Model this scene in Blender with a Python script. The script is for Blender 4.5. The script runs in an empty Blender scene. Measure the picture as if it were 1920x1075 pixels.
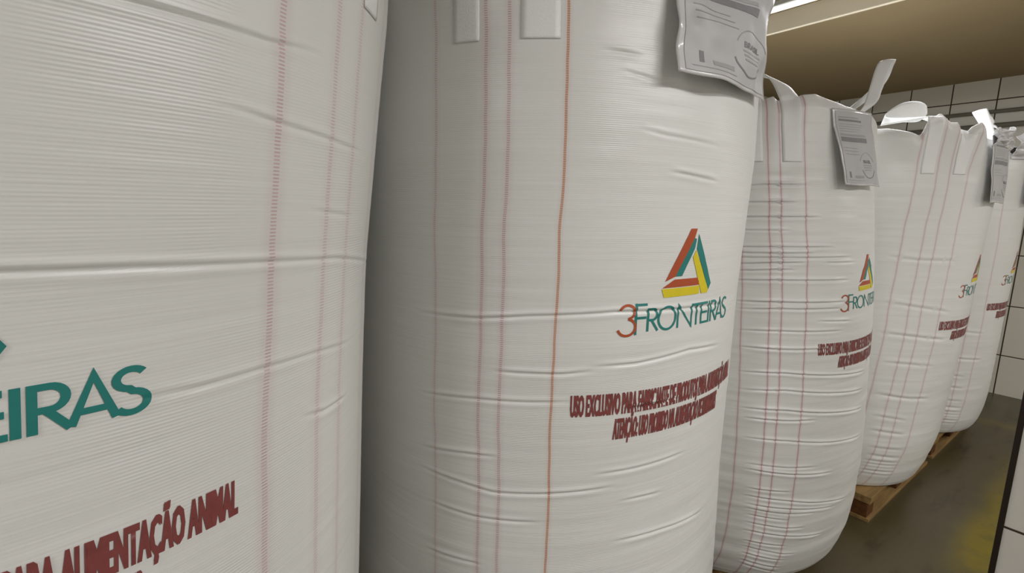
import bpy, bmesh, math
import numpy as np
from mathutils import Vector, Matrix

SC = bpy.context.scene
COL = SC.collection

# ------------------------------------------------------------------ camera
cam_data = bpy.data.cameras.new('camera')
cam_data.sensor_fit = 'HORIZONTAL'
cam_data.sensor_width = 36.0
cam_data.lens = 917.8 * 36.0 / 1920.0
cam_data.clip_start = 0.02
cam = bpy.data.objects.new('camera', cam_data)
COL.objects.link(cam)
cam_r = Vector((0.80174076, -0.59735115, 0.01957927))
cam_u = Vector((0.08115126, 0.14125693, 0.98664125))
cam_f = Vector((0.592137, 0.78944163, -0.16172724))
m = Matrix((cam_r, cam_u, -cam_f)).transposed().to_4x4()
m.translation = Vector((0, 0, 1.6))
cam.matrix_world = m
SC.camera = cam

# ------------------------------------------------------------------ world, exposure
world = bpy.data.worlds.new('world')
SC.world = world
world.use_nodes = True
world.node_tree.nodes['Background'].inputs[0].default_value = (1.0, 0.93, 0.82, 1)
world.node_tree.nodes['Background'].inputs[1].default_value = 0.1
SC.view_settings.view_transform = 'Standard'
SC.view_settings.look = 'None'
SC.view_settings.gamma = 1.0
SC.view_settings.exposure = 0.08
SC.view_settings.use_curve_mapping = False


def area(name, loc, size, power, color=(1, 0.98, 0.965), rot=(0, 0, 0)):
    d = bpy.data.lights.new(name, 'AREA')
    d.shape = 'RECTANGLE'
    d.size, d.size_y = size
    d.energy = power
    d.color = color
    o = bpy.data.objects.new(name, d)
    o.location = loc
    o.rotation_euler = rot
    COL.objects.link(o)
    return o


# unseen lights without housings: first placed from bag highlights, the others added as fill
LAMPS_AND_FILLS = [(1.15, -1.2, 0, 37.0), (2.3, -1.6, 0, 20.0), (4.9, -1.6, 0, 28.0), (-1.75, -0.15, 0, 23.0)]
for lx, ly, lr, lp in LAMPS_AND_FILLS:
    area('lamp_or_fill_light', (lx, ly, 2.76), (1.2, 0.12), lp, rot=(0, 0, lr))
area('lamp_or_fill_light', (3.36, 1.5, 2.80), (0.08, 1.7), 27.0, color=(0.95, 0.97, 1.0))


# ------------------------------------------------------------------ node helpers
def srgb(r, g, b):
    f = lambda c: (c / 255 / 12.92) if c / 255 <= 0.04045 else ((c / 255 + 0.055) / 1.055) ** 2.4
    return (f(r), f(g), f(b), 1.0)


class N:
    def __init__(s, name):
        s.m = bpy.data.materials.new(name)
        s.m.use_nodes = True
        s.t = s.m.node_tree
        s.b = s.t.nodes['Principled BSDF']

    def n(s, typ, **kw):
        x = s.t.nodes.new(typ)
        for k, v in kw.items():
            setattr(x, k, v)
        return x

    def put(s, sock, v):
        if v is None:
            return
        if isinstance(v, bpy.types.NodeSocket):
            s.t.links.new(v, sock)
        else:
            sock.default_value = v

    def math(s, op, a, b=None, c=None, clamp=False):
        x = s.n('ShaderNodeMath', operation=op)
        x.use_clamp = clamp
        for i, v in enumerate((a, b, c)):
            s.put(x.inputs[i], v) if v is not None else None
        return x.outputs[0]

    def mix(s, fac, a, b):
        x = s.n('ShaderNodeMix', data_type='RGBA')
        s.put(x.inputs[0], fac)
        s.put(x.inputs[6], a)
        s.put(x.inputs[7], b)
        return x.outputs[2]

    def noise(s, vec, scale, detail=2.0, rough=0.5):
        x = s.n('ShaderNodeTexNoise')
        s.put(x.inputs['Vector'], vec)
        x.inputs['Scale'].default_value = scale
        x.inputs['Detail'].default_value = detail
        x.inputs['Roughness'].default_value = rough
        return x.outputs[0]

    def mapping(s, vec, scale=(1, 1, 1), loc=(0, 0, 0)):
        x = s.n('ShaderNodeMapping')
        s.put(x.inputs[0], vec)
        x.inputs['Scale'].default_value = scale
        x.inputs['Location'].default_value = loc
        return x.outputs[0]

    def step(s, v, a, b):  # smooth 0..1 ramp
        x = s.n('ShaderNodeMapRange', interpolation_type='SMOOTHSTEP')
        s.put(x.inputs[0], v)
        x.inputs[1].default_value = a
        x.inputs[2].default_value = b
        return x.outputs[0]

    def bump(s, h, dist, strength=1.0, normal=None):
        x = s.n('ShaderNodeBump')
        s.put(x.inputs['Height'], h)
        x.inputs['Distance'].default_value = dist
        x.inputs['Strength'].default_value = strength
        if normal:
            s.put(x.inputs['Normal'], normal)
        return x.outputs[0]

    def fin(s, color=None, rough=None, normal=None, spec=None, **kw):
        s.put(s.b.inputs['Base Color'], color)
        s.put(s.b.inputs['Roughness'], rough)
        s.put(s.b.inputs['Normal'], normal)
        s.put(s.b.inputs['Specular IOR Level'], spec)
        for k, v in kw.items():
            s.put(s.b.inputs[k.replace('_', ' ')], v)
        return s.m


def geo_pos(k):
    g = k.n('ShaderNodeNewGeometry')
    sx = k.n('ShaderNodeSeparateXYZ')
    k.t.links.new(g.outputs['Position'], sx.inputs[0])
    return g.outputs['Position'], sx.outputs


WHITE = (0.765, 0.77, 0.75, 1)
RED = srgb(180, 102, 112)
ORANGE = srgb(208, 150, 98)


def fabric_material(name, stripes, dash, tint=0.6):
    """woven white fabric, ribbed, with red thread lines; UV is in metres"""
    k = N(name)
    uv = k.n('ShaderNodeUVMap').outputs[0]
    s = k.n('ShaderNodeSeparateXYZ')
    k.t.links.new(uv, s.inputs[0])
    u, v = s.outputs[0], s.outputs[1]
    wob = k.math('MULTIPLY', k.math('SUBTRACT', k.noise(k.mapping(uv, (0.5, 3, 1)), 2.0), 0.5), 0.012)
    uw = k.math('ADD', u, wob)
    base = k.mix(k.noise(k.mapping(uv, (1, 1, 1)), 2.5, 3), (WHITE[0] * .96, WHITE[1] * .96, WHITE[2] * .95, 1), (WHITE[0] * 1.04, WHITE[1] * 1.04, WHITE[2] * 1.04, 1))
    # thread lines
    dashv = k.math('FRACT', k.math('DIVIDE', v, 0.0044))
    dashm = k.math('ADD', k.math('MULTIPLY', k.step(k.math('ABSOLUTE', k.math('SUBTRACT', dashv, 0.5)), 0.18, 0.3), dash), 1 - dash)
    col = base
    for (u0, w, orange, amt) in stripes:
        d = k.math('ABSOLUTE', k.math('SUBTRACT', uw, u0))
        mk = k.math('SUBTRACT', 1.0, k.step(d, w * 0.35, w * 0.65))
        # the tape under the thread is a little pinker
        halo = k.math('MULTIPLY', k.math('SUBTRACT', 1.0, k.step(d, w * 0.7, w * 2.4)), 0.10 * amt)
        col = k.mix(halo, col, RED)
        if orange:
            mo = k.math('MULTIPLY', mk, 0.6)
            col = k.mix(mo, col, ORANGE)
            col = k.mix(k.math('MULTIPLY', k.math('MULTIPLY', mk, dashm), 0.5), col, srgb(170, 90, 70))
        else:
            col = k.mix(k.math('MULTIPLY', k.math('MULTIPLY', mk, dashm), amt * tint), col, RED)
    # ribs of the weave: fine horizontal cords, patchy
    ribs = k.math('SINE', k.math('MULTIPLY', v, 2 * math.pi / 0.0040))
    patch = k.math('MULTIPLY', k.step(k.noise(k.mapping(uv, (3.0, 2.0, 1)), 1.6, 2), 0.40, 0.66), 1.0)
    long = k.noise(k.mapping(uv, (2.5, 150, 1)), 1.0, 3, 0.6)
    long2 = k.noise(k.mapping(uv, (1.5, 34, 1)), 1.0, 3, 0.55)
    h = k.math('ADD', k.math('MULTIPLY', k.math('MULTIPLY', ribs, 0.24), patch), k.math('MULTIPLY', long, 0.7))
    nb = k.bump(h, 0.0006, 0.8)
    nb = k.bump(long2, 0.0025, 0.4, nb)
    rough = k.math('ADD', 0.30, k.math('MULTIPLY', long, 0.12))
    return k.fin(col, rough, nb, 0.5)


def simple(name, color, rough=0.6, spec=0.4, nscale=None, var=0.06, bump=0.0, metal=0.0):
    k = N(name)
    pos, _ = geo_pos(k)
    col, nb = color, None
    if nscale:
        n = k.noise(pos, nscale, 4)
        a = tuple(c * (1 - var) for c in color[:3]) + (1,)
        b = tuple(min(1, c * (1 + var)) for c in color[:3]) + (1,)
        col = k.mix(n, a, b)
        if bump:
            nb = k.bump(n, bump, 1.0)
    return k.fin(col, rough, nb, spec, Metallic=metal)


def strap_material():
    k = N('white_webbing')
    uv = k.n('ShaderNodeUVMap').outputs[0]
    n = k.noise(k.mapping(uv, (260, 60, 1)), 1.0, 2)
    col = k.mix(n, (0.82, 0.83, 0.82, 1), (0.89, 0.90, 0.89, 1))
    return k.fin(col, 0.45, k.bump(n, 0.0008), 0.45)


def tile_wall(name, axis, a0, z0, tw=0.3125, th=0.45, tile=(0.84, 0.81, 0.73, 1), gw=0.0045):
    k = N(name)
    pos, o = geo_pos(k)
    ax = {'x': o[0], 'y': o[1]}[axis]
    z = o[2]

    def grid(val, off, period):
        t = k.math('DIVIDE', k.math('SUBTRACT', val, off - 50 * period), period)
        fr = k.math('FRACT', t)
        d = k.math('MINIMUM', fr, k.math('SUBTRACT', 1.0, fr))
        return k.math('MULTIPLY', d, period), k.math('FLOOR', t)
    dx, ix = grid(ax, a0, tw)
    dz, iz = grid(z, z0, th)
    d = k.math('MINIMUM', dx, dz)
    g = k.math('SUBTRACT', 1.0, k.step(d, gw * 0.7, gw * 1.3))
    cmb = k.n('ShaderNodeCombineXYZ')
    k.put(cmb.inputs[0], ix)
    k.put(cmb.inputs[1], iz)
    wn = k.n('ShaderNodeTexWhiteNoise')
    k.t.links.new(cmb.outputs[0], wn.inputs[0])
    tcol = k.mix(wn.outputs[0], tuple(c * .965 for c in tile[:3]) + (1,), tuple(c * 1.03 for c in tile[:3]) + (1,))
    tcol = k.mix(k.math('MULTIPLY', k.noise(pos, 3.0, 4), 0.12), tcol, (0.42, 0.38, 0.3, 1))
    col = k.mix(g, tcol, (0.05, 0.035, 0.02, 1))
    nb = k.bump(k.math('SUBTRACT', 1.0, g), 0.002, 0.7)
    rough = k.math('ADD', 0.28, k.math('MULTIPLY', g, 0.5))
    return k.fin(col, rough, nb, 0.45)


def floor_material():
    k = N('worn_painted_concrete')
    pos, o = geo_pos(k)
    n1 = k.noise(pos, 1.6, 5, 0.6)
    n2 = k.noise(k.mapping(pos, (1.2, 4.5, 1)), 2.2, 4, 0.6)
    col = k.mix(n1, srgb(68, 61, 38), srgb(88, 79, 54))
    col = k.mix(k.step(n2, 0.52, 0.75), col, srgb(58, 48, 24))
    # worn yellow floor marking along the aisle and a thin one across it
    wob = k.math('MULTIPLY', k.math('SUBTRACT', k.noise(pos, 3.5, 3), 0.5), 0.16)
    yy = k.math('ADD', o[1], wob)
    xx = k.math('ADD', o[0], k.math('MULTIPLY', wob, 1.5))
    band = k.math('MULTIPLY', k.step(yy, 0.12, 0.2), k.math('SUBTRACT', 1.0, k.step(yy, 0.36, 0.50)))
    band = k.math('MULTIPLY', band, k.math('SUBTRACT', 1.0, k.step(xx, 3.7, 4.9)))
    band = k.math('MULTIPLY', band, k.step(xx, 2.7, 3.1))
    band2 = k.math('SUBTRACT', 1.0, k.step(k.math('ABSOLUTE', k.math('SUBTRACT', xx, 5.2)), 0.02, 0.09))
    wear = k.step(k.noise(pos, 7.0, 4, 0.65), 0.25, 0.6)
    f = k.math('MULTIPLY', k.math('MAXIMUM', band, k.math('MULTIPLY', band2, 0.35)), k.math('ADD', 0.45, k.math('MULTIPLY', wear, 0.5)))
    col = k.mix(f, col, srgb(124, 110, 16))
    rough = k.math('ADD', 0.22, k.math('MULTIPLY', n2, 0.25))
    return k.fin(col, rough, k.bump(n1, 0.004, 0.4), 0.5)


def wood_material(name, base=(170, 130, 78)):
    k = N(name)
    tc = k.n('ShaderNodeTexCoord').outputs['Object']
    n = k.noise(k.mapping(tc, (2, 22, 22)), 2.0, 5, 0.6)
    r = srgb(*base)
    col = k.mix(k.step(n, 0.3, 0.7), tuple(c * 0.62 for c in r[:3]) + (1,), r)
    return k.fin(col, 0.7, k.bump(n, 0.002, 0.6), 0.3)


def plastic_material():
    k = N('clear_pouch_plastic')
    pos, _ = geo_pos(k)
    n = k.noise(pos, 14, 3)
    col = k.mix(n, (0.60, 0.59, 0.60, 1), (0.68, 0.67, 0.68, 1))
    return k.fin(col, 0.22, k.bump(n, 0.006, 0.45), 0.6, Coat_Weight=0.4, Coat_Roughness=0.1)


M_strap = strap_material()
M_plastic = plastic_material()
M_paper = simple('label_paper', (0.50, 0.495, 0.50, 1), 0.5, 0.4)
M_inkgrey = simple('grey_ink', srgb(134, 134, 136), 0.5, 0.3, 60, 0.15)
M_inklight = simple('light_grey_ink', srgb(166, 165, 166), 0.5, 0.3)
M_maroon = simple('maroon_ink', srgb(132, 68, 66), 0.5, 0.4, 90, 0.25)
M_teal = simple('teal_ink', srgb(38, 128, 122), 0.5, 0.4, 60, 0.08)
M_brown = simple('rust_ink', srgb(178, 80, 44), 0.5, 0.4, 60, 0.08)
M_yellow = simple('yellow_ink', srgb(222, 204, 38), 0.5, 0.4, 60, 0.05)
M_wood = wood_material('pallet_pine', (152, 122, 76))
M_wood_dark = wood_material('pallet_block_wood', (104, 64, 30))
M_black = simple('black_plastic', (0.012, 0.012, 0.013, 1), 0.4)
M_ceil = simple('beige_ceiling_paint', (0.34, 0.255, 0.14, 1), 0.75, 0.2, 3, 0.04)
M_beam = simple('cream_beam_paint', (0.84, 0.76, 0.60, 1), 0.6, 0.3, 3, 0.03)
M_pipe = simple('grey_conduit', (0.24, 0.23, 0.19, 1), 0.5, 0.4)
M_house = simple('white_metal_housing', (0.72, 0.76, 0.77, 1), 0.35, 0.5)
M_wallpaint = simple('pale_wall_paint', (0.72, 0.70, 0.66, 1), 0.7, 0.2, 2, 0.04)
M_tile = tile_wall('white_wall_tiles_far', 'y', 1.08, 0.36)
M_tile_x = tile_wall('white_wall_tiles_long', 'x', 0.1, 0.36)
M_tile_p = tile_wall('white_column_tiles', 'y', -0.30, 0.82, 0.46, 0.45, tile=(0.72, 0.70, 0.65, 1), gw=0.003)
M_floor = floor_material()
M_trim = simple('dark_edge_trim', (0.02, 0.013, 0.008, 1), 0.5, 0.3)


def emitter(name, color, st):
    k = N(name)
    return k.fin(color, 0.5, None, 0.2, Emission_Color=color, Emission_Strength=st)


M_tube = emitter('lit_diffuser', (1.0, 0.97, 0.9, 1), 0.9)


# ------------------------------------------------------------------ object helpers
def link(o, parent=None):
    COL.objects.link(o)
    if parent is not None:
        o.parent = parent
    return o


def empty(name, loc, label, cat, group=None):
    o = bpy.data.objects.new(name, None)
    o.location = loc
    link(o)
    o['label'] = label
    o['category'] = cat
    if group:
        o['group'] = group
    return o


def from_arrays(name, V, F, mats, parent=None, uv=None, smooth=True, midx=None):
    """V (n,3) float, F list/array of quads or list of polygons; world coordinates"""
    me = bpy.data.meshes.new(name)
    V = np.asarray(V, dtype=np.float32)
    off = np.array(parent.location, dtype=np.float32) if parent is not None else np.zeros(3, np.float32)
    if parent is not None and parent.parent is not None:
        off = off + np.array(parent.parent.location, dtype=np.float32)
    V = V - off
    F = np.asarray(F, dtype=np.int32)
    nf, k = F.shape
    me.vertices.add(len(V))
    me.vertices.foreach_set('co', V.ravel())
    me.loops.add(nf * k)
    me.loops.foreach_set('vertex_index', F.ravel())
    me.polygons.add(nf)
    me.polygons.foreach_set('loop_start', np.arange(0, nf * k, k, dtype=np.int32))
    me.polygons.foreach_set('loop_total', np.full(nf, k, dtype=np.int32))
    if uv is not None:
        l = me.uv_layers.new(name='UVMap')
        l.data.foreach_set('uv', np.asarray(uv, dtype=np.float32)[F.ravel()].ravel())
    for mt in (mats if isinstance(mats, (list, tuple)) else [mats]):
        me.materials.append(mt)
    if midx is not None:
        me.polygons.foreach_set('material_index', np.asarray(midx, dtype=np.int32))
    me.update(calc_edges=True)
    me.validate()
    if smooth:
        me.polygons.foreach_set('use_smooth', np.ones(len(me.polygons), dtype=bool))
    o = bpy.data.objects.new(name, me)
    return link(o, parent)


def bm_obj(name, bm, mats, parent=None, smooth=False, world=True):
    me = bpy.data.meshes.new(name)
    if parent is not None and world:
        off = parent.location.copy()
        if parent.parent is not None:
            off += parent.parent.location
        bmesh.ops.translate(bm, verts=bm.verts, vec=-off)
    bm.to_mesh(me)
    bm.free()
    for mt in (mats if isinstance(mats, (list, tuple)) else [mats]):
        me.materials.append(mt)
    if smooth:
        for p in me.polygons:
            p.use_smooth = True
    return link(bpy.data.objects.new(name, me), parent)


def box(bm, x0, x1, y0, y1, z0, z1, bevel=0.0):
    r = bmesh.ops.create_cube(bm, size=1.0)
    vs = r['verts']
    for v in vs:
        v.co = Vector((x0 + (v.co.x + .5) * (x1 - x0), y0 + (v.co.y + .5) * (y1 - y0), z0 + (v.co.z + .5) * (z1 - z0)))
    if bevel:
        es = list({e for v in vs for e in v.link_edges})
        bmesh.ops.bevel(bm, geom=es, offset=bevel, segments=2, affect='EDGES', profile=0.5)


def structure(name, bm, mat):
    o = bm_obj(name, bm, mat)
    o['kind'] = 'structure'
    return o


# ------------------------------------------------------------------ value noise
def vnoise(u, v, seed=0, period=None):
    iu, iv = np.floor(u).astype(np.int64), np.floor(v).astype(np.int64)
    fu, fv = u - iu, v - iv
    fu, fv = fu * fu * (3 - 2 * fu), fv * fv * (3 - 2 * fv)

    def hsh(a, b):
        if period:
            a = np.mod(a, period)
        x = (a * 374761393 + b * 668265263 + seed * 1442695041) & 0xffffffff
        x = ((x ^ (x >> 13)) * 1274126177) & 0xffffffff
        x = x ^ (x >> 16)
        return (x & 0xffff) / 65535.0
    a, b, c, d = hsh(iu, iv), hsh(iu + 1, iv), hsh(iu, iv + 1), hsh(iu + 1, iv + 1)
    return (a * (1 - fu) + b * fu) * (1 - fv) + (c * (1 - fu) + d * fu) * fv - 0.5


# ------------------------------------------------------------------ bulk bags
ZB = 0.145


class Bag:
    def __init__(s, cx, cy, R, face, ztop, sv, z0, patch_z, rim, creases, wr, seed, cw=0.004, cd=0.003, fold=1.0, lean=(0, 0, 1.3), tab=((.145, .5), (2.2, .5))):
        s.cx, s.cy, s.R, s.face = cx, cy, R, face
        s.ztop, s.sv, s.z0, s.patch_z = ztop, sv, z0, patch_z
        s.rimpts, s.creases, s.wr, s.seed = rim, creases, wr, seed
        s.cw, s.cd, s.lean, s.tab, s.fold = cw, cd, lean, tab, fold

    def wrap(s, u):
        C = 2 * math.pi * s.R
        return np.mod(u + C / 2, C) - C / 2

    def rim(s, u):
        u = s.wrap(np.asarray(u, float))
        C = 2 * math.pi * s.R
        w = s.ztop + 0.045 * vnoise((u / C + .5) * 18, u * 0 + 3.3, s.seed, 18) + 0.02 * vnoise((u / C + .5) * 60, u * 0 + 7.3, s.seed + 5, 60)
        if s.rimpts:
            us = np.array([p[0] for p in s.rimpts])
            zs = np.array([p[1] for p in s.rimpts])
            zi = np.interp(u, us, zs)
            f = np.clip(1 - np.maximum(us[0] - u, u - us[-1]) / 0.12, 0, 1)
            w = w * (1 - f) + zi * f
        return w

    def prof(s, z):
        zs = np.array([t[0] for t in s.tab])
        rs = np.array([t[1] for t in s.tab])
        # smooth monotone sampling of the measured girth
        zz = np.linspace(zs[0], zs[-1], 241)
        rr = np.interp(zz, zs, rs)
        pad = np.pad(rr, 9, mode='edge')
        sm = np.convolve(pad, np.hanning(19) / np.hanning(19).sum(), mode='valid')
        sm[:4] = rr[:4]
        p = np.interp(z, zz, sm) / s.R
        return p

    def disp(s, u, z):
        C = 2 * math.pi * s.R
        uu = (u / C + .5)
        d = 0.012 * vnoise(uu * 9, z * 2.3, s.seed, 9)
        side = np.clip((z - ZB) / .1, 0, 1)
        # long horizontal slack folds
        low = 0.45 + 0.55 * np.clip((1.3 - z) / .9, 0, 1)
        d = d + s.wr * 0.0042 * low * side * vnoise(uu * 14, z * 26 + 0.8 * vnoise(uu * 8, z * 2, s.seed + 8, 8), s.seed + 1, 14)
        d = d + s.wr * 0.0016 * side * vnoise(uu * 24, z * 62, s.seed + 2, 24)
        # vertical pleats near the rim where the empty top gathers
        top = np.clip((z - (s.ztop - 0.22)) / 0.2, 0, 1.2) ** 1.5
        d = d + s.fold * top * (0.030 * vnoise(uu * 26, z * 2.5, s.seed + 3, 26) + 0.012 * vnoise(uu * 64, z * 5, s.seed + 4, 64))
        hem = np.clip((z - (s.rim(u) - 0.05)) / 0.05, 0, 1)
        d = d - 0.020 * hem * hem
        for pts in s.creases:
            us = np.array([p[0] for p in pts])
            zs = np.array([p[1] for p in pts])
            if us[-1] < us[-2]:
                us, zs = us[:-1], zs[:-1]
            zc = np.interp(u, us, zs)
            L = us[-1] - us[0]
            e = 0.03 + 0.12 * L
            f = np.clip((u - us[0]) / e + .3, 0, 1) * np.clip((us[-1] - u) / e + .3, 0, 1)
            k = 0.65 + 0.7 * (abs(math.sin(zs[0] * 371.7)))
            dz = (z - zc) / s.cw
            d = d + f * s.cd * k * (-np.exp(-dz * dz) + 0.75 * np.exp(-((dz - 2.4) / 1.7) ** 2) + 0.35 * np.exp(-((dz + 2.6) / 2.0) ** 2))
        return d

    def pos(s, u, z, off=0.0):
        u = np.asarray(u, float)
        z = np.asarray(z, float)
        fc = s.face / s.R
        ph = u / s.R - fc
        # thread lines keep their spacing where the bag is fuller
        th = fc + ph - (1 - 1 / s.prof(z)) * np.sin(ph)
        rad = s.R * s.prof(z) * (1 - 0.010 * np.cos(4 * (th - fc))) + s.disp(s.wrap(u), z) + off
        x = s.cx + rad * np.sin(th) + s.lean[0] * (z - s.lean[2])
        y = s.cy - rad * np.cos(th) + s.lean[1] * (z - s.lean[2])
        return np.stack([x, y, z + 0 * x], -1)

    def print_z(s, zt):
        return s.z0 + (zt - 1.191) * s.sv


def body_mesh(b, name, mat, parent, NU=560, NV=520):
    C = 2 * math.pi * b.R
    u = np.linspace(-C / 2, C / 2, NU, endpoint=False)
    k = np.linspace(0, 1, NV)
    rim = b.rim(u)
    Z = ZB + k[:, None] * (rim[None, :] - ZB)
    U = np.broadcast_to(u[None, :], Z.shape)
    P = b.pos(U, Z)
    rows, uvs = [], []
    # bottom disc rings
    for f in (0.02, 0.35, 0.7, 0.93):
        q = P[0].copy()
        q[:, 0] = b.cx + (q[:, 0] - b.cx) * f
        q[:, 1] = b.cy + (q[:, 1] - b.cy) * f
        q[:, 2] = ZB - 0.003
        rows.append(q)
        uvs.append(np.stack([u, np.full(NU, ZB - .4 * (1 - f))], -1))
    for i in range(NV):
        rows.append(P[i])
        uvs.append(np.stack([u, Z[i]], -1))
    # rim rolls inwards, hangs inside, then the closed top cloth
    th = u / b.R
    n = np.stack([np.sin(th), -np.cos(th), 0 * th], -1)
    top = P[-1]
    folds = vnoise((u / C + .5) * 20, u * 0 + 1.1, b.seed + 9, 20)
    fo2 = vnoise((u / C + .5) * 44, u * 0 + 5.1, b.seed + 11, 44)
    for inn, dn in ((0.002, -0.003), (0.006, -0.001), (0.010, 0.01), (0.018, 0.05), (0.03, 0.10)):
        q = top - n * inn
        q[:, 2] = top[:, 2] - dn
        rows.append(q)
        uvs.append(np.stack([u, rim + dn], -1))
    for f, dz in ((0.85, 0.14), (0.7, 0.13), (0.5, 0.10), (0.3, 0.06), (0.12, 0.02), (0.01, 0.015)):
        q = top.copy()
        ctr = np.array([b.cx, b.cy])
        q[:, :2] = ctr + (top[:, :2] - ctr) * f * (1 + 0.10 * fo2 * f)[:, None]
        q[:, 2] = b.ztop - dz - 0.02 + (0.05 * folds + 0.02 * fo2) * min(1, 2.5 * f)
        rows.append(q)
        uvs.append(np.stack([u, b.ztop + 0.2 + (1 - f) * .5 + 0 * u], -1))
    V = np.concatenate(rows)
    nr = len(rows)
    # duplicate the seam column for UVs: faces index modulo, UV jump is at the back
    i = np.arange(NU)
    j = (i + 1) % NU
    F = []
    for r in range(nr - 1):
        F.append(np.stack([r * NU + i, r * NU + j, (r + 1) * NU + j, (r + 1) * NU + i], -1))
    F = np.concatenate(F)
    UV = np.concatenate(uvs)
    UV[:, 0] -= b.face
    return from_arrays(name, V, F, mat, parent, UV)


def ribbon(name, rows, thick, mat, parent):
    """rows (n, m, 3): closed thin slab; thickness along the local normal"""
    R_ = np.asarray(rows, float)
    n, m_, _ = R_.shape
    du = np.gradient(R_, axis=1)
    dv = np.gradient(R_, axis=0)
    nn = np.cross(du, dv)
    nn /= np.linalg.norm(nn, axis=-1, keepdims=True) + 1e-9
    A = (R_ + nn * thick / 2).reshape(-1, 3)
    B = (R_ - nn * thick / 2).reshape(-1, 3)
    V = np.concatenate([A, B])
    o = n * m_
    idx = np.arange(o).reshape(n, m_)
    F = []
    a, b, c, d = idx[:-1, :-1].ravel(), idx[:-1, 1:].ravel(), idx[1:, 1:].ravel(), idx[1:, :-1].ravel()
    F.append(np.stack([a, b, c, d], -1))
    F.append(np.stack([d + o, c + o, b + o, a + o], -1))
    for line in (idx[0, :], idx[:, -1], idx[-1, ::-1], idx[::-1, 0]):
        F.append(np.stack([line[1:], line[:-1], line[:-1] + o, line[1:] + o], -1))
    F = np.concatenate(F)
    uu, vv = np.meshgrid(np.linspace(0, .07, m_), np.linspace(0, .02 * n, n))
    uv = np.stack([uu.ravel(), vv.ravel()], -1)
    return from_arrays(name, V, F, mat, parent, np.concatenate([uv, uv]))


def catmull(P, k=8):
    P = np.asarray(P, float)
    Q = np.vstack([2 * P[0] - P[1], P, 2 * P[-1] - P[-2]])
    out = []
    for i in range(1, len(Q) - 2):
        p0, p1, p2, p3 = Q[i - 1:i + 3]
        for t in np.linspace(0, 1, k, endpoint=False):
            out.append(0.5 * ((2 * p1) + (-p0 + p2) * t + (2 * p0 - 5 * p1 + 4 * p2 - p3) * t * t + (-p0 + 3 * p1 - 3 * p2 + p3) * t ** 3))
    out.append(Q[-2])
    return np.array(out)


def make_loop(b, parent, uA, uB, wA, wB, arch, tie=7):
    """one lifting loop: both ends sewn flat on the outside, arch in the air between them.
    arch: list of (left edge xyz, right edge xyz) control rows"""
    m_ = 7

    def sewn(uc, w):
        zt = float(b.rim(uc)) + 0.004
        zs = np.linspace(b.patch_z, zt, 40)
        return np.stack([b.pos(uc + np.linspace(-w / 2, w / 2, m_), np.full(m_, z), 0.0014) for z in zs])
    A, B = sewn(uA, wA), sewn(uB, wB)[::-1]
    if A[-1][0][0] * 0 + 1:
        B = B[:, ::-1]
    ctrl = [np.concatenate([A[-1][0], A[-1][-1]])]
    ctrl += [np.concatenate([np.array(l), np.array(r)]) for l, r in arch]
    ctrl += [np.concatenate([B[0][0], B[0][-1]])]
    c = catmull(ctrl, 9)[1:-1]
    t = np.linspace(0, 1, m_)[None, :, None]
    bend = 0.004 * np.sin(np.linspace(0, 1, m_) * math.pi)[None, :, None] * np.array([0, 0, 1.0])
    mid = c[:, None, :3] * (1 - t) + c[:, None, 3:] * t + bend
    return ribbon('lifting_loop', np.concatenate([A, mid, B]), 0.0016, M_strap, parent)


def default_arch(b, uA, uB, wA, wB, h=0.15, back=0.05, sway=0.0):
    """flopped arch going up and inwards over the corner"""
    uc = (uA + uB) / 2
    th = uc / b.R
    n = np.array([math.sin(th), -math.cos(th), 0])
    t = np.array([math.cos(th), math.sin(th), 0])
    zr = float(b.rim(uc))
    pA = b.pos(uA, float(b.rim(uA)))
    pB = b.pos(uB, float(b.rim(uB)))
    mid = (pA + pB) / 2
    out = []
    up = np.array([0, 0, 1.0])
    w = (wA + wB) / 4
    # A side rising
    for f, hh, bk, tw in ((-0.95, 0.5, 0.25, 0.2), (-0.45, 0.92, 0.75, 0.7), (0.0, 1.0, 1.0, 1.0), (0.45, 0.9, 0.8, 0.75), (0.95, 0.5, 0.3, 0.2)):
        half = np.linalg.norm(pB - pA) / 2
        c = mid + t * (f * half + sway * hh) - n * back * bk
        c[2] = zr + h * hh
        # width direction turns from tangential to radial across the arch
        a = tw * math.pi / 2 * 0.9
        wd = t * math.cos(a) * (1 if f < 0 else -1) + n * math.sin(a) + up * 0.15
        out.append((c - wd * w, c + wd * w))
    return out


# ---- flat artwork -> curved on the bag
def art_mesh(name, b, items, off, parent, maxedge=0.007, zfun=None, ufun=None):
    """items: list of (bmesh flat in metres, material)"""
    Vs, Fs, Ms, mats = [], [], [], []
    base = 0
    for bm, mt, o2 in items:
        bmesh.ops.triangulate(bm, faces=bm.faces)
        for _ in range(7):
            es = [e for e in bm.edges if e.calc_length() > maxedge]
            if not es:
                break
            bmesh.ops.subdivide_edges(bm, edges=es, cuts=1)
            bmesh.ops.triangulate(bm, faces=bm.faces)
        bm.verts.ensure_lookup_table()
        co = np.array([v.co[:] for v in bm.verts])
        U = b.face + co[:, 0]
        Z = b.print_z(co[:, 1]) if zfun is None else zfun(co[:, 1])
        Vs.append(b.pos(U, Z, off + o2))
        Fs.append(np.array([[v.index + base for v in f.verts] for f in bm.faces]))
        if mt not in mats:
            mats.append(mt)
        Ms.append(np.full(len(Fs[-1]), mats.index(mt)))
        base += len(co)
        bm.free()
    return from_arrays(name, np.concatenate(Vs), np.concatenate(Fs), mats, parent, midx=np.concatenate(Ms))


def poly(bm, pts):
    f = bm.faces.new([bm.verts.new((x, y, 0)) for x, y in pts])
    if f.calc_area() and f.normal.z < 0:
        f.normal_flip()
    return f


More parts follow.
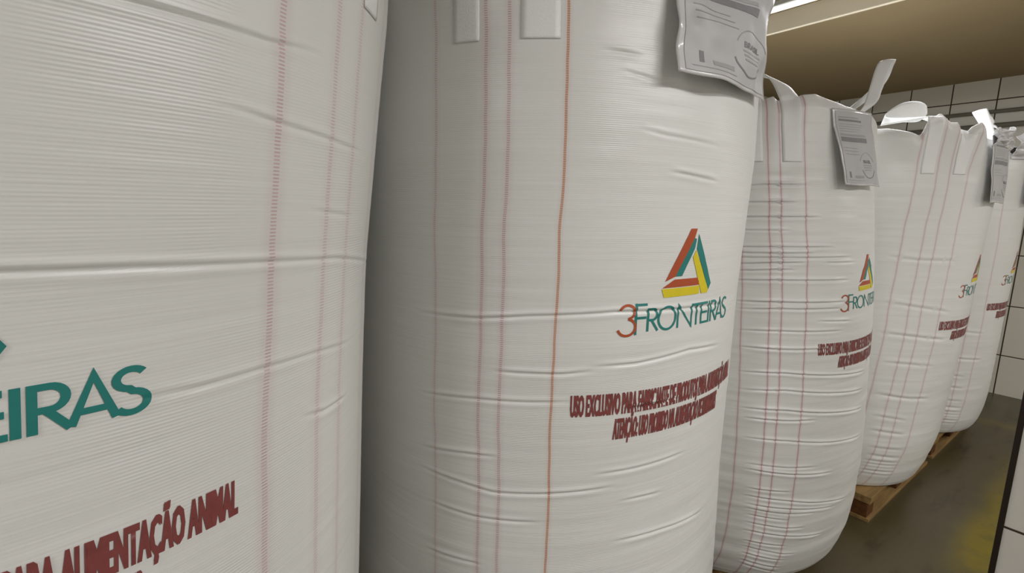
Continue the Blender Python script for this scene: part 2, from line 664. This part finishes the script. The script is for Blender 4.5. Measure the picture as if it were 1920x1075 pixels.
def polybm(*polys):
    bm = bmesh.new()
    for p in polys:
        poly(bm, p)
    bm.normal_update()
    for f in bm.faces:
        if f.normal.z < 0:
            f.normal_flip()
    return bm


def stroke(bm, pts, w, round_=True):
    P = [Vector((p[0], p[1])) for p in pts]
    P = [p for i, p in enumerate(P) if i == 0 or (p - P[i - 1]).length > w * 0.12]
    n = len(P)
    L, R_ = [], []
    for i, p in enumerate(P):
        a = (P[i] - P[i - 1]).normalized() if i > 0 else None
        c = (P[i + 1] - P[i]).normalized() if i < n - 1 else None
        if a is None:
            a = c
        if c is None:
            c = a
        t = (a + c)
        t = t.normalized() if t.length > 1e-6 else a
        nn = Vector((-t.y, t.x))
        k = 1 / max(0.45, nn.dot(Vector((-a.y, a.x))))
        L.append(p + nn * w / 2 * k)
        R_.append(p - nn * w / 2 * k)
    for i in range(n - 1):
        q = [L[i], R_[i], R_[i + 1], L[i + 1]]
        f = bm.faces.new([bm.verts.new((v.x, v.y, 0)) for v in q])
    return bm


def arc(cx, cy, rx, ry, a0, a1, n=20):
    return [(cx + rx * math.cos(math.radians(a0 + (a1 - a0) * i / n)), cy + ry * math.sin(math.radians(a0 + (a1 - a0) * i / n))) for i in range(n + 1)]


def fix(bm):
    bm.normal_update()
    for f in bm.faces:
        if f.normal.z < 0:
            f.normal_flip()
    return bm


def text_bm(body, width, z0, z1, uc, bold):
    """condensed heavy capitals filling width x (z0..z1), centred on uc (cap height fit)"""
    cu = bpy.data.curves.new('lettering', 'FONT')
    cu.body = body
    cu.resolution_u = 2
    cu.offset = bold
    o = bpy.data.objects.new('lettering', cu)
    COL.objects.link(o)
    dg = bpy.context.evaluated_depsgraph_get()
    me = bpy.data.meshes.new_from_object(o.evaluated_get(dg))
    COL.objects.unlink(o)
    bpy.data.objects.remove(o)
    bm = bmesh.new()
    bm.from_mesh(me)
    bpy.data.meshes.remove(me)
    xs = [v.co.x for v in bm.verts]
    x0, x1 = min(xs), max(xs)
    cap = 0.73
    for v in bm.verts:
        v.co.x = uc - width / 2 + (v.co.x - x0) / (x1 - x0) * width
        v.co.y = z0 + (v.co.y / cap) * (z1 - z0)
        v.co.z = 0
    return fix(bm)


def brand_items(W=0.0057):
    ZT, ZL = 1.382, 1.328
    zt, zl = ZT - W / 2, ZL
    three, rest = bmesh.new(), bmesh.new()
    # 3 : two open bowls
    stroke(three, arc(-0.168, 1.3755, 0.0185, 0.0155, 165, -80, 18), W)
    stroke(three, arc(-0.168, 1.3405, 0.0215, 0.0190, 82, -165, 20), W)
    # F
    stroke(rest, [(-0.1465, 1.394), (-0.1455, 1.322)], W)
    stroke(rest, [(-0.149, 1.3905), (-0.1185, 1.3905)], W)
    stroke(rest, [(-0.1455, 1.3605), (-0.1195, 1.3605)], W)

    def R_(x, w):
        stroke(rest, [(x, ZT), (x, ZL)], W)
        h = (ZT - ZL)
        stroke(rest, [(x, zt), (x + w * .45, zt)] + arc(x + w * .45, zt - h * .235, w * .42, h * .235, 90, -90, 12) + [(x, zt - h * .47)], W)
        stroke(rest, [(x + w * .35, zt - h * .47), (x + w, ZL)], W)
    R_(-0.1145, 0.028)
    stroke(rest, arc(-0.0600, 1.355, 0.0255, 0.0265, 90, 450, 36), W)          # O
    stroke(rest, [(-0.0265, ZL), (-0.0265, ZT), (0.0205, ZL), (0.0205, ZT)], W)  # N
    stroke(rest, [(0.0225, ZT - W / 2), (0.0825, ZT - W / 2)], W)               # T bar runs into E
    stroke(rest, [(0.0395, ZT), (0.0395, ZL)], W)
    stroke(rest, [(0.0585, ZT), (0.0585, ZL)], W)                             # E
    stroke(rest, [(0.0585, ZL + W / 2), (0.0855, ZL + W / 2)], W)
    stroke(rest, [(0.0585, 1.356), (0.0835, 1.356)], W)
    stroke(rest, [(0.0905, ZT), (0.0905, ZL)], W)                             # I
    R_(0.1015, 0.027)
    stroke(rest, [(0.1285, ZL), (0.1455, ZT), (0.1635, ZL)], W)                # A
    stroke(rest, [(0.1345, 1.3425), (0.1575, 1.3425)], W)
    stroke(rest, arc(0.1755, 1.3690, 0.0125, 0.0115, 35, 262, 16) + arc(0.1760, 1.3412, 0.0135, 0.0125, 85, -150, 16), W)
    return [(fix(rest), M_teal, 0.0), (fix(three), M_brown, 0.0004)]


def logo_items():
    return [
        (polybm([(-0.0097, 1.5600), (0.0111, 1.5600), (0.0045, 1.5386), (-0.0466, 1.4507), (-0.0754, 1.4403)]), M_brown, 0),
        (polybm([(0.0045, 1.5386), (0.0120, 1.5357), (0.0085, 1.5140), (-0.0253, 1.4511), (-0.0466, 1.4507)]), M_teal, 0),
        (polybm([(0.0180, 1.5480), (0.0160, 1.5130), (0.0773, 1.4110), (0.0865, 1.4270)]), M_teal, 0),
        (polybm([(0.0140, 1.5105), (0.0052, 1.4936), (0.0499, 1.4041), (0.0740, 1.4041), (0.0773, 1.4110)]), M_yellow, 0),
        (polybm([(-0.0478, 1.4440), (0.0310, 1.4440), (0.0401, 1.4265), (-0.0821, 1.4255)]), M_brown, 0),
        (polybm([(-0.0833, 1.4235), (0.0394, 1.4245), (0.0407, 1.4045), (-0.0748, 1.4030)]), M_yellow, 0),
    ]


def pouch(b, parent, u0, u1, z0, z1, crumple=0.012, seed=3, skew=0.0, gap=0.016):
    """document pouch hanging from the rim; returns it with its printed paper as a child"""
    def P(a, c, extra=0.0):
        a, c = np.asarray(a, float), np.asarray(c, float)
        u = u0 + (u1 - u0) * a + skew * (1 - c)
        z = z0 + (z1 - z0) * c + 0.012 * vnoise(a * 3 + 9, a * 0 + .5, seed) * (1 - c)
        o = gap + 0.018 * (1 - c) + crumple * (vnoise(a * 3 + 1, c * 2.5 + 2, seed) + 0.5 * vnoise(a * 7 + 1, c * 6 + 2, seed + 1))
        o = np.maximum(o, 0.006) + extra
        o = o + 0.010 * np.exp(-((a - 0.0) / 0.07) ** 2) * np.clip(1 - c, 0, 1)
        R0 = b.pos(u, np.minimum(z, b.ztop + .05), 0) * 0
        th = u / b.R
        rad = b.R * b.prof(np.minimum(z, b.ztop)) + o
        R0[..., 0] = b.cx + rad * np.sin(th) + b.lean[0] * (z - b.lean[2])
        R0[..., 1] = b.cy - rad * np.cos(th) + b.lean[1] * (z - b.lean[2])
        R0[..., 2] = z
        return R0
    A, Cc = np.meshgrid(np.linspace(0, 1, 46), np.linspace(1, 0, 46))
    pc = ribbon('document_pouch', P(A, Cc), 0.0022, M_plastic, parent)
    pc['label'] = 'shiny plastic pouch with a printed paper label'
    items = []

    def rect(a0, a1, c0, c1, mt, o=0.0):
        bm = bmesh.new()
        nx, nz = max(2, int((a1 - a0) * 40)), max(1, int((c1 - c0) * 40))
        vs = [[bm.verts.new((a0 + (a1 - a0) * i / nx, c0 + (c1 - c0) * j / nz, 0)) for i in range(nx + 1)] for j in range(nz + 1)]
        for j in range(nz):
            for i in range(nx):
                bm.faces.new([vs[j][i], vs[j][i + 1], vs[j + 1][i + 1], vs[j + 1][i]])
        items.append((bm, mt, o))
    rect(0.05, 0.95, 0.03, 0.97, M_paper, 0.0)
    rect(0.09, 0.72, 0.575, 0.635, M_inkgrey, 0.0006)
    rect(0.09, 0.70, 0.65, 0.678, M_inklight, 0.0006)
    for i in range(3):
        rect(0.10 + .02 * i, 0.42 + .03 * i, 0.49 - .04 * i, 0.497 - .04 * i, M_inklight, 0.0006)
    rect(0.10, 0.62, 0.84, 0.865, M_inkgrey, 0.0006)
    rect(0.10, 0.55, 0.885, 0.90, M_inklight, 0.0006)
    for i in range(4):
        rect(0.10, 0.66 - .06 * i, 0.80 - .03 * i, 0.806 - .03 * i, M_inklight, 0.0006)
    rect(0.10, 0.48, 0.065, 0.072, M_inklight, 0.0006)
    rect(0.26, 0.46, 0.10, 0.135, M_inklight, 0.0006)
    rect(0.15, 0.185, 0.10, 0.18, M_inkgrey, 0.0006)
    for i in range(3):
        rect(0.53 + .01 * i, 0.78 - .02 * i, 0.265 - .032 * i, 0.28 - .032 * i, M_inklight, 0.0006)
    bm = bmesh.new()
    stroke(bm, arc(0.65, 0.27, 0.20, 0.17, -160, -20, 24), 0.012)
    items.append((fix(bm), M_inkgrey, 0.0006))
    bm = bmesh.new()
    stroke(bm, arc(0.65, 0.27, 0.20, 0.17, 20, 160, 24), 0.008)
    items.append((fix(bm), M_inklight, 0.0006))
    items.append((text_bm('BRASIL', 0.22, 0.30, 0.345, 0.65, 0.02), M_inkgrey, 0.0006))
    Vs, Fs, Ms, mats, base = [], [], [], [], 0
    for bm, mt, o2 in items:
        bm.verts.ensure_lookup_table()
        bm.verts.index_update()
        bmesh.ops.triangulate(bm, faces=bm.faces)
        co = np.array([v.co[:] for v in bm.verts])
        Vs.append(P(co[:, 0], co[:, 1], 0.0022 + o2))
        Fs.append(np.array([[v.index + base for v in f.verts] for f in bm.faces]))
        if mt not in mats:
            mats.append(mt)
        Ms.append(np.full(len(Fs[-1]), mats.index(mt)))
        base += len(co)
        bm.free()
    from_arrays('paper_label', np.concatenate(Vs), np.concatenate(Fs), mats, pc, midx=np.concatenate(Ms))
    return pc


CR1 = [[(-0.25, 1.772), (0.162, 1.778), (0.208, 1.779), (0.291, 1.780), (0.354, 1.788)], [(0.248, 1.700), (0.321, 1.692), (0.438, 1.683), (0.490, 1.681)],
       [(-0.15, 1.54), (0.072, 1.535), (0.164, 1.532), (0.309, 1.525), (0.440, 1.517), (0.645, 1.489)],
       [(0.176, 1.394), (0.229, 1.390), (0.299, 1.390), (0.400, 1.384), (0.495, 1.372)], [(0.381, 1.297), (0.422, 1.286), (0.487, 1.282)], [(0.379, 1.589), (0.416, 1.585), (0.480, 1.580)]]
CR2 = [[(-0.668,1.357),(-0.544,1.360),(-0.429,1.372),(-0.247,1.381),(0.107,1.372)],[(-0.677,1.168),(-0.542,1.178),(-0.350,1.183)],[(-0.671,1.034),(-0.566,1.044),(-0.504,1.047)],[(-0.679,0.978),(-0.579,0.970),(-0.502,0.960),(-0.383,0.965),(-0.236,0.971)],[(-0.665,0.773),(-0.538,0.776)],[(-0.263,1.007),(-0.169,1.007),(-0.017,1.010)],[(-0.200,0.831),(-0.074,0.824),(0.093,0.807)],[(-0.211,1.758),(-0.159,1.751),(-0.004,1.742)],[(-0.132,1.678),(0.009,1.665)],[(-0.495,1.246),(-0.358,1.246),(-0.300,1.251)],[(-0.277,1.262),(-0.188,1.262),(-0.029,1.274),(0.097,1.265)],[(-0.208,1.160),(-0.054,1.161)],[(-0.649,0.898),(-0.539,0.892),(-0.405,0.895)],[(-0.193,0.931),(-0.084,0.926)],[(-0.299,1.904),(-0.233,1.900)],[(-0.265,1.868),(-0.181,1.855),(-0.128,1.861)]]
CR3 = [[(-0.572, 1.576), (-0.449, 1.579), (-0.281, 1.582)], [(-0.568, 1.530), (-0.444, 1.532), (-0.391, 1.533)], [(-0.562, 1.468), (-0.439, 1.473), (-0.222, 1.476)], [(-0.560, 1.448), (-0.436, 1.450), (-0.305, 1.453)],
       [(-0.559, 1.430), (-0.435, 1.436), (-0.138, 1.439)], [(-0.557, 1.407), (-0.433, 1.417), (-0.341, 1.420)], [(-0.555, 1.383), (-0.431, 1.392), (-0.376, 1.394)], [(-0.552, 1.348), (-0.427, 1.355), (-0.151, 1.356)],
       [(-0.545, 1.272), (-0.419, 1.276), (-0.164, 1.276)], [(-0.543, 1.244), (-0.417, 1.252), (-0.187, 1.253)], [(-0.536, 1.167), (-0.408, 1.171), (-0.173, 1.169)], [(-0.531, 1.105), (-0.402, 1.104), (-0.238, 1.105)],
       [(-0.523, 1.012), (-0.393, 1.016), (0.018, 0.983)], [(-0.517, 0.945), (-0.386, 0.951), (0.02, 0.91)], [(-0.511, 0.875), (-0.379, 0.875), (0.03, 0.83)], [(-0.508, 0.839), (-0.374, 0.835), (-0.270, 0.835)],
       [(-0.502, 0.762), (-0.366, 0.757), (0.04, 0.71)], [(-0.493, 0.659), (-0.355, 0.650), (-0.246, 0.647)], [(-0.491, 0.637), (-0.352, 0.624), (-0.163, 0.610)], [(-0.484, 0.559), (-0.344, 0.550)],
       [(-0.481, 0.526), (-0.340, 0.512), (-0.028, 0.460)], [(-0.478, 0.492), (-0.337, 0.478), (-0.103, 0.448)], [(-0.477, 0.474), (-0.334, 0.455), (-0.219, 0.448)], [(-0.474, 0.447), (-0.331, 0.428)],
       [(-0.471, 0.413), (-0.328, 0.393), (-0.260, 0.390)], [(-0.469, 0.378), (-0.324, 0.358), (-0.147, 0.336)], [(-0.465, 0.332), (-0.319, 0.311)], [(-0.462, 0.304), (-0.315, 0.274), (-0.269, 0.271)],
       [(-0.459, 0.274), (-0.311, 0.243)], [(-0.456, 0.239), (-0.307, 0.202)], [(-0.455, 0.220), (-0.304, 0.178)], [(-0.581, 1.686), (-0.460, 1.693), (-0.335, 1.694)], [(-0.576, 1.629), (-0.454, 1.631), (-0.365, 1.633)],
       [(-0.248, 1.420), (-0.103, 1.420)], [(-0.274, 1.209), (-0.121, 1.202)]]
CR4 = [[(-0.538, 1.165), (-0.418, 1.150), (-0.229, 1.124)], [(-0.554, 1.393), (-0.450, 1.379), (-0.264, 1.380)], [(-0.543, 1.012), (-0.397, 1.000), (-0.216, 0.980)], [(-0.501, 0.861), (-0.376, 0.855), (-0.257, 0.844)],
       [(-0.492, 0.690), (-0.349, 0.673), (-0.223, 0.666)], [(-0.490, 0.574), (-0.330, 0.554)], [(-0.480, 0.492), (-0.318, 0.474)], [(-0.468, 0.398), (-0.303, 0.385)], [(-0.463, 0.354), (-0.295, 0.336)],
       [(-0.458, 0.318), (-0.290, 0.306)], [(-0.456, 0.300), (-0.287, 0.287)], [(-0.453, 0.279), (-0.283, 0.266)], [(-0.451, 0.258), (-0.280, 0.244)], [(-0.448, 0.237), (-0.276, 0.223)]]
RIM3 = [(-0.5633, 1.985), (-0.5304, 1.9863), (-0.505, 1.98), (-0.4645, 1.996), (-0.4232, 2.0056), (-0.4115, 1.990), (-0.3521, 1.9954), (-0.3261, 2.008), (-0.2685, 2.014), (-0.2116, 1.9947), (-0.1437, 1.975), (-0.05, 1.97), (0.1, 1.975)]
RIM4 = [(-0.6471, 2.005), (-0.5703, 1.98), (-0.53, 1.96), (-0.505, 2.03), (-0.4584, 2.064), (-0.4116, 2.023), (-0.3806, 2.023), (-0.3436, 1.98), (-0.325, 1.965), (-0.31, 2.005), (-0.2837, 2.026), (-0.2286, 1.985), (-0.0976, 1.965), (0.05, 1.97)]

ST_BIG = [(-0.600, .0058, 0, .7), (-0.487, .0066, 0, 1), (-0.440, .0066, 0, 1), (-0.327, .0054, 1, 1), (0.354, .0085, 0, 1), (0.450, .0085, 0, .7), (0.514, .0085, 0, .6), (0.61, .0085, 0, .5)]
ST_1 = ST_BIG[:4] + [(0.325, .0085, 0, 1), (0.422, .0085, 0, .7), (0.485, .0085, 0, .6), (0.60, .0085, 0, .5)]
ST_3 = [(-0.557, .0050, 0, .9), (-0.466, .0050, 0, 1.1), (-0.426, .0050, 0, 1.1), (-0.339, .0050, 0, 1.1), (0.34, .005, 0, 1), (0.43, .005, 0, 1), (0.47, .005, 0, 1), (0.56, .005, 0, 1)]
ST_4 = [(-0.545, .0065, 0, .6), (-0.459, .0065, 0, .6), (-0.400, .0065, 0, .6), (-0.300, .0065, 0, .6), (0.30, .006, 0, .6), (0.40, .006, 0, .6), (0.46, .006, 0, .6), (0.54, .006, 0, .6)]

T1 = ((.145, .48), (.2, .53), (.35, .57), (.8, .575), (1.5, .56), (1.95, .575), (2.2, .56))
T2 = ((.145, .50), (.2, .55), (.35, .59), (.5, .597), (.9, .590), (1.4, .587), (1.75, .597), (2.2, .58))
T3 = ((.145, .528), (.18, .548), (.25, .568), (.4, .585), (.6, .590), (.8, .583), (1.17, .565), (1.5, .536), (1.7, .514), (1.91, .490), (2.05, .482))
T4 = ((.145, .475), (.18, .495), (.25, .518), (.4, .552), (.8, .572), (1.04, .583), (1.4, .588), (1.75, .600), (2.1, .590))
T5 = ((.145, .505), (.18, .525), (.25, .545), (.4, .560), (.8, .565), (1.4, .565), (2.1, .555))
BAGS = [
    dict(p=Bag(-.174, 1.15, .56, -.015, 2.13, .88, 1.262, 1.885, None, CR1, .22, 11, cw=.0028, cd=.0020, lean=(.08, 0, 1.5), tab=T1), st=ST_1, dash=1.0, tint=.42, NU=560, NV=1000,
         label='nearest bulk bag at the far left, only the end of its lettering in view'),
    dict(p=Bag(1.03, 1.225, .60, -.050, 2.13, .97, 1.201, 1.92, None, CR2, .4, 23, cw=.0030, cd=.0022, lean=(.01, 0, 1.3), tab=T2), st=ST_BIG, dash=.95, tint=.56, NU=560, NV=900,
         label='large bulk bag in the middle with orange thread line and full coloured triangle logo'),
    dict(p=Bag(2.20, 1.22, .54, .015, 1.99, .86, 1.128, 1.775, RIM3, CR3, .9, 37, cw=.0030, cd=.0040, lean=(.0, 0, 1.3), tab=T3), st=ST_3, dash=.15, tint=.52, NU=520, NV=900,
         label='heavily creased bulk bag with one lifting loop standing upright at its top'),
    dict(p=Bag(3.40, 1.15, .56, .02, 2.0, .88, 1.078, 1.79, RIM4, CR4, .6, 41, fold=2.6, cw=.006, cd=.003, lean=(.05, 0, 1.3), tab=T4), st=ST_4, dash=.1, tint=.55, NU=480, NV=420,
         label='bulk bag with crumpled top, second from the tiled far wall'),
    dict(p=Bag(4.57, 1.15, .56, .02, 2.02, .88, 1.045, 1.79, None, CR4[3:], .6, 53, fold=1.5, cw=.006, cd=.003, lean=(.05, 0, 1.3), tab=T5), st=ST_4, dash=.1, tint=.55, NU=400, NV=360,
         label='farthest bulk bag, next to the tiled far wall, mostly hidden by its neighbour'),
]

L1 = 'USO EXCLUSIVO PARA FABRICANTE DE PRODUTOS PARA ALIMENTAÇÃO ANIMAL'
L2 = 'ATENÇÃO: USO PROIBIDO NA ALIMENTAÇÃO DE RUMINANTES'

ARCH3R = [((2.572, 0.885, 2.071), (2.584, 0.849, 2.067)), ((2.585, 0.877, 2.14), (2.6, 0.833, 2.129)), ((2.599, 0.869, 2.218), (2.613, 0.825, 2.186)), ((2.612, 0.859, 2.251), (2.629, 0.808, 2.248)),
          ((2.664, 0.863, 2.232), (2.675, 0.826, 2.24)), ((2.657, 0.882, 2.163), (2.665, 0.859, 2.149))]
ARCH4L = [((3.071, 0.968, 2.045), (3.076, 0.951, 2.085)), ((3.114, 0.896, 2.057), (3.11, 0.91, 2.149)), ((3.151, 0.836, 2.059), (3.148, 0.848, 2.157)), ((3.197, 0.818, 2.098), (3.196, 0.823, 2.134)), ((3.231, 0.846, 2.08), (3.227, 0.862, 2.118))]
ARCH4R = [((3.74, 0.673, 1.974), (3.747, 0.631, 1.972)), ((3.772, 0.719, 2.087), (3.782, 0.665, 2.077)), ((3.793, 0.767, 2.17), (3.805, 0.709, 2.184)), ((3.847, 0.755, 2.163), (3.856, 0.704, 2.164)), ((3.873, 0.723, 2.107), (3.88, 0.687, 2.104))]

for bi, B in enumerate(BAGS):
    b = B['p']
    root = empty('bulk_bag', (b.cx, b.cy, ZB - .003), B['label'], 'bulk bag', 'white bulk bags standing in a row')
    mat = fabric_material('woven_fabric', B['st'], B['dash'], B['tint'])
    body_mesh(b, 'bag_body', mat, root, B['NU'], B['NV'])
    q = math.pi * b.R / 2
    wA, wB = .055, .076
    if bi >= 2:
        wA, wB = .055, .068
    for ci, (dA, dB) in enumerate(((-.527, -.379), (.388, .530))):
        if bi == 0 and ci == 1:
            dA, dB = .372, .515
        if bi == 2:
            dA, dB = ((-.509, -.383), (.40, .53))[ci]
        if bi >= 3 and ci == 0:
            dA, dB = -.500, -.350
        uA, uB = b.face + dA, b.face + dB
        if bi == 2 and ci == 1:
            arch = ARCH3R
        elif bi == 2:
            arch = default_arch(b, uA, uB, wA, wB, .125, .15, -.04)
        elif bi == 3 and ci == 0:
            arch = ARCH4L
        elif bi == 3:
            arch = ARCH4R
        else:
            arch = default_arch(b, uA, uB, wA, wB, .14, .08, 0)
        if ci == 0:
            make_loop(b, root, uA, uB, wA, wB, arch)
        else:
            make_loop(b, root, uA, uB, wB, wA, arch)
    for dA, dB in ((.388 + q + .02, .530 + q + .02), (-.527 - q - .02, -.379 - q - .02)):
        uA, uB = b.face + dA, b.face + dB
        make_loop(b, root, uA, uB, .06, .06, default_arch(b, uA, uB, .06, .06, .12, .06, .02))
    art_mesh('printed_logo', b, logo_items(), 0.0011, root)
    o = art_mesh('printed_brand_name', b, brand_items(.0076 if bi == 0 else .0057), 0.0011, root)
    o['label'] = 'printed brand lettering in rust and teal'
    w1 = []
    for dx in (-.0008, .0008):
        w1.append((text_bm(L1, .572, 1.139, 1.190, dx, 0.026), M_maroon, 0))
        w1.append((text_bm(L2, .368, 1.077, 1.128, dx, 0.026), M_maroon, 0))
    o = art_mesh('printed_warning', b, w1, 0.0011, root, maxedge=0.012)
    o['label'] = 'two maroon lines of condensed warning lettering'

b1, b2, b3, b4, b5 = [B['p'] for B in BAGS]
roots = [o for o in COL.objects if o.name.startswith('bulk_bag')]
pouch(b2, roots[1], -.172, .19, 1.865, 2.14, .034, 3, 0.0, .012)
pouch(b3, roots[2], -.250, -.01, 1.700, 1.965, .008, 5, 0.045, .006)
pouch(b4, roots[3], -.16, .10, 1.66, 1.98, .010, 8, 0.02, .006)
pouch(b5, roots[4], -.10, .19, 1.68, 2.0, .012, 9, 0.0, .010)


def crumpled(b, parent, u0, u1, z0, z1, seed):
    # loose end of the top liner, crumpled over the rim
    a, c = np.meshgrid(np.linspace(0, 1, 50), np.linspace(0, 1, 40))
    u = u0 + (u1 - u0) * a
    z = z0 + (z1 - z0) * c * (0.7 + 0.6 * (vnoise(a * 4 + 2, a * 0 + .3, seed) + .5)) + .012 * vnoise(a * 9, c * 5, seed + 1)
    o = .012 + .045 * np.sin(c * 2.4) + .05 * vnoise(a * 5 + 1, c * 3 + 1, seed + 2) + .02 * vnoise(a * 11 + 1, c * 8 + 1, seed + 3)
    P = b.pos(u, np.minimum(z, b.ztop), np.maximum(o, .006))
    P[..., 2] = z
    r = ribbon('crumpled_liner', P, 0.002, M_plastic, parent)
    r['label'] = 'crumpled shiny liner end at the bag top'


crumpled(b5, roots[4], -.26, .12, 1.95, 2.12, 17)
crumpled(b4, roots[3], -.20, .10, 1.93, 2.02, 23)


# black ties at the farthest bag's neck
def tie(parent, c, s):
    bm = bmesh.new()
    bmesh.ops.create_uvsphere(bm, u_segments=16, v_segments=10, radius=1)
    for v in bm.verts:
        k = 1 + .25 * math.sin(5 * v.co.x + 3 * v.co.z)
        v.co = Vector((c[0] + v.co.x * s[0] * k, c[1] + v.co.y * s[1] * k, c[2] + v.co.z * s[2] * k + .3 * s[2] * v.co.x))
    o = bm_obj('neck_tie', bm, M_black, parent, True)
    o['label'] = 'small black tie'


tie(roots[4], (4.39, .66, 2.005), (.022, .016, .016))
tie(roots[4], (4.46, .628, 1.985), (.020, .016, .036))

# ------------------------------------------------------------------ pallets
PAL = [(-.16, .78, 1.0, 'wooden pallet under the nearest bag at the far left'), (1.03, .84, .96, 'wooden pallet under the large bag in the middle'), (2.17, .87, .80, 'wooden pallet under the heavily creased bag'),
       (3.43, .735, 1.04, 'wooden pallet with long edge showing under the bag second from the far wall'), (4.58, .735, 1.04, 'wooden pallet with one corner showing under the farthest bag')]
for cx, y0, L, lab in PAL:
    root = empty('wooden_pallet', (cx, y0 + .5, 0), lab, 'pallet', 'wooden pallets under the bulk bags')
    x0, x1 = cx - L / 2, cx + L / 2
    nb = 7
    for i in range(nb):
        w = .095
        ya = y0 + (1.0 - w) * i / (nb - 1)
        bm = bmesh.new()
        box(bm, x0, x1, ya, ya + w, .120, .140, .002)
        bm_obj('deck_board', bm, M_wood, root)
    for i in range(3):
        xa = x0 + (L - .10) * i / 2
        bm = bmesh.new()
        box(bm, xa, xa + .10, y0 + .002, y0 + .998, .1005, .1195, .002)
        bm_obj('cross_board', bm, M_wood, root)
        for j in range(3):
            yb = y0 + .012 + (1.0 - .124) * j / 2
            bm = bmesh.new()
            box(bm, xa + .004, xa + .096, yb, yb + .10, .020, .1, .003)
            bm_obj('spacer_block', bm, M_wood_dark, root)
    for j in range(3):
        yb = y0 + (1.0 - .10) * j / 2
        bm = bmesh.new()
        box(bm, x0, x1, yb, yb + .10, .0, .0195, .002)
        bm_obj('runner_board', bm, M_wood, root)

# ------------------------------------------------------------------ room
XW, YB, XL, YF, ZC, ZS, XS = 6.10, 2.75, -2.6, -2.6, 2.92, 2.79, 3.53
bm = bmesh.new(); box(bm, XL - .1, XW + .1, YF - .1, YB + .1, -.1, 0)
structure('floor', bm, M_floor)
bm = bmesh.new(); box(bm, XW, XW + .1, YF, YB, 0, 3.0)
structure('wall_right', bm, M_tile)
bm = bmesh.new(); box(bm, XL - .1, XW + .1, YB, YB + .1, 0, 3.0)
structure('wall_back', bm, M_tile_x)
bm = bmesh.new(); box(bm, XL - .1, XL, YF, YB, 0, 3.0)
structure('wall_left', bm, M_wallpaint)
bm = bmesh.new(); box(bm, XL - .1, XW + .1, YF - .1, YF, 0, 3.0)
structure('wall_front', bm, M_wallpaint)
bm = bmesh.new(); box(bm, XL, XS + .02, YF, YB, ZC, ZC + .08)
structure('ceiling', bm, M_ceil)
bm = bmesh.new(); box(bm, XS + .012, XW, YF, YB, ZS, 3.0)
structure('ceiling_soffit', bm, M_ceil)
bm = bmesh.new(); box(bm, XS, XS + .012, YF, YB, ZS, ZC - .001)
structure('trim_1', bm, M_beam)
# tiled column at the right of the view
bm = bmesh.new(); box(bm, 1.69, 1.82, -.0, .155, 0, ZC, .002)
structure('wall_column', bm, M_tile_p)
bm = bmesh.new(); box(bm, 1.686, 1.70, .149, .161, 0, ZC, .001)
structure('trim_2', bm, M_trim)


def pipe(z, r, lab):
    bm = bmesh.new()
    bmesh.ops.create_cone(bm, cap_ends=True, segments=20, radius1=r, radius2=r, depth=YB - YF - .02)
    bmesh.ops.rotate(bm, verts=bm.verts, matrix=Matrix.Rotation(math.pi / 2, 3, 'X'))
    bmesh.ops.translate(bm, verts=bm.verts, vec=(XW - r - .002, (YB + YF) / 2, z))
    o = bm_obj('wall_pipe', bm, M_pipe, None, True)
    o['label'] = lab
    o['category'] = 'pipe'


pipe(2.506, .017, 'upper thin grey pipe running along the tiled far wall')
pipe(2.385, .022, 'lower thicker grey pipe running along the tiled far wall')


def batten(cx, cy, lx, ly, lab, z=ZC):
    root = empty('ceiling_light', (cx, cy, z), lab, 'ceiling light')
    bm = bmesh.new()
    box(bm, cx - lx / 2, cx + lx / 2, cy - ly / 2, cy + ly / 2, z - .030, z, .004)
    bm_obj('housing', bm, M_house, root)
    bm = bmesh.new()
    ex, ey = (.012, .03) if ly > lx else (.03, .012)
    box(bm, cx - lx / 2 + ex, cx + lx / 2 - ex, cy - ly / 2 + ey, cy + ly / 2 - ey, z - .054, z - .0301, .008)
    bm_obj('diffuser', bm, M_tube, root, True)


batten(3.36, 1.5, .06, 1.75, 'slim white ceiling light above the creased bag beside the cream beam')
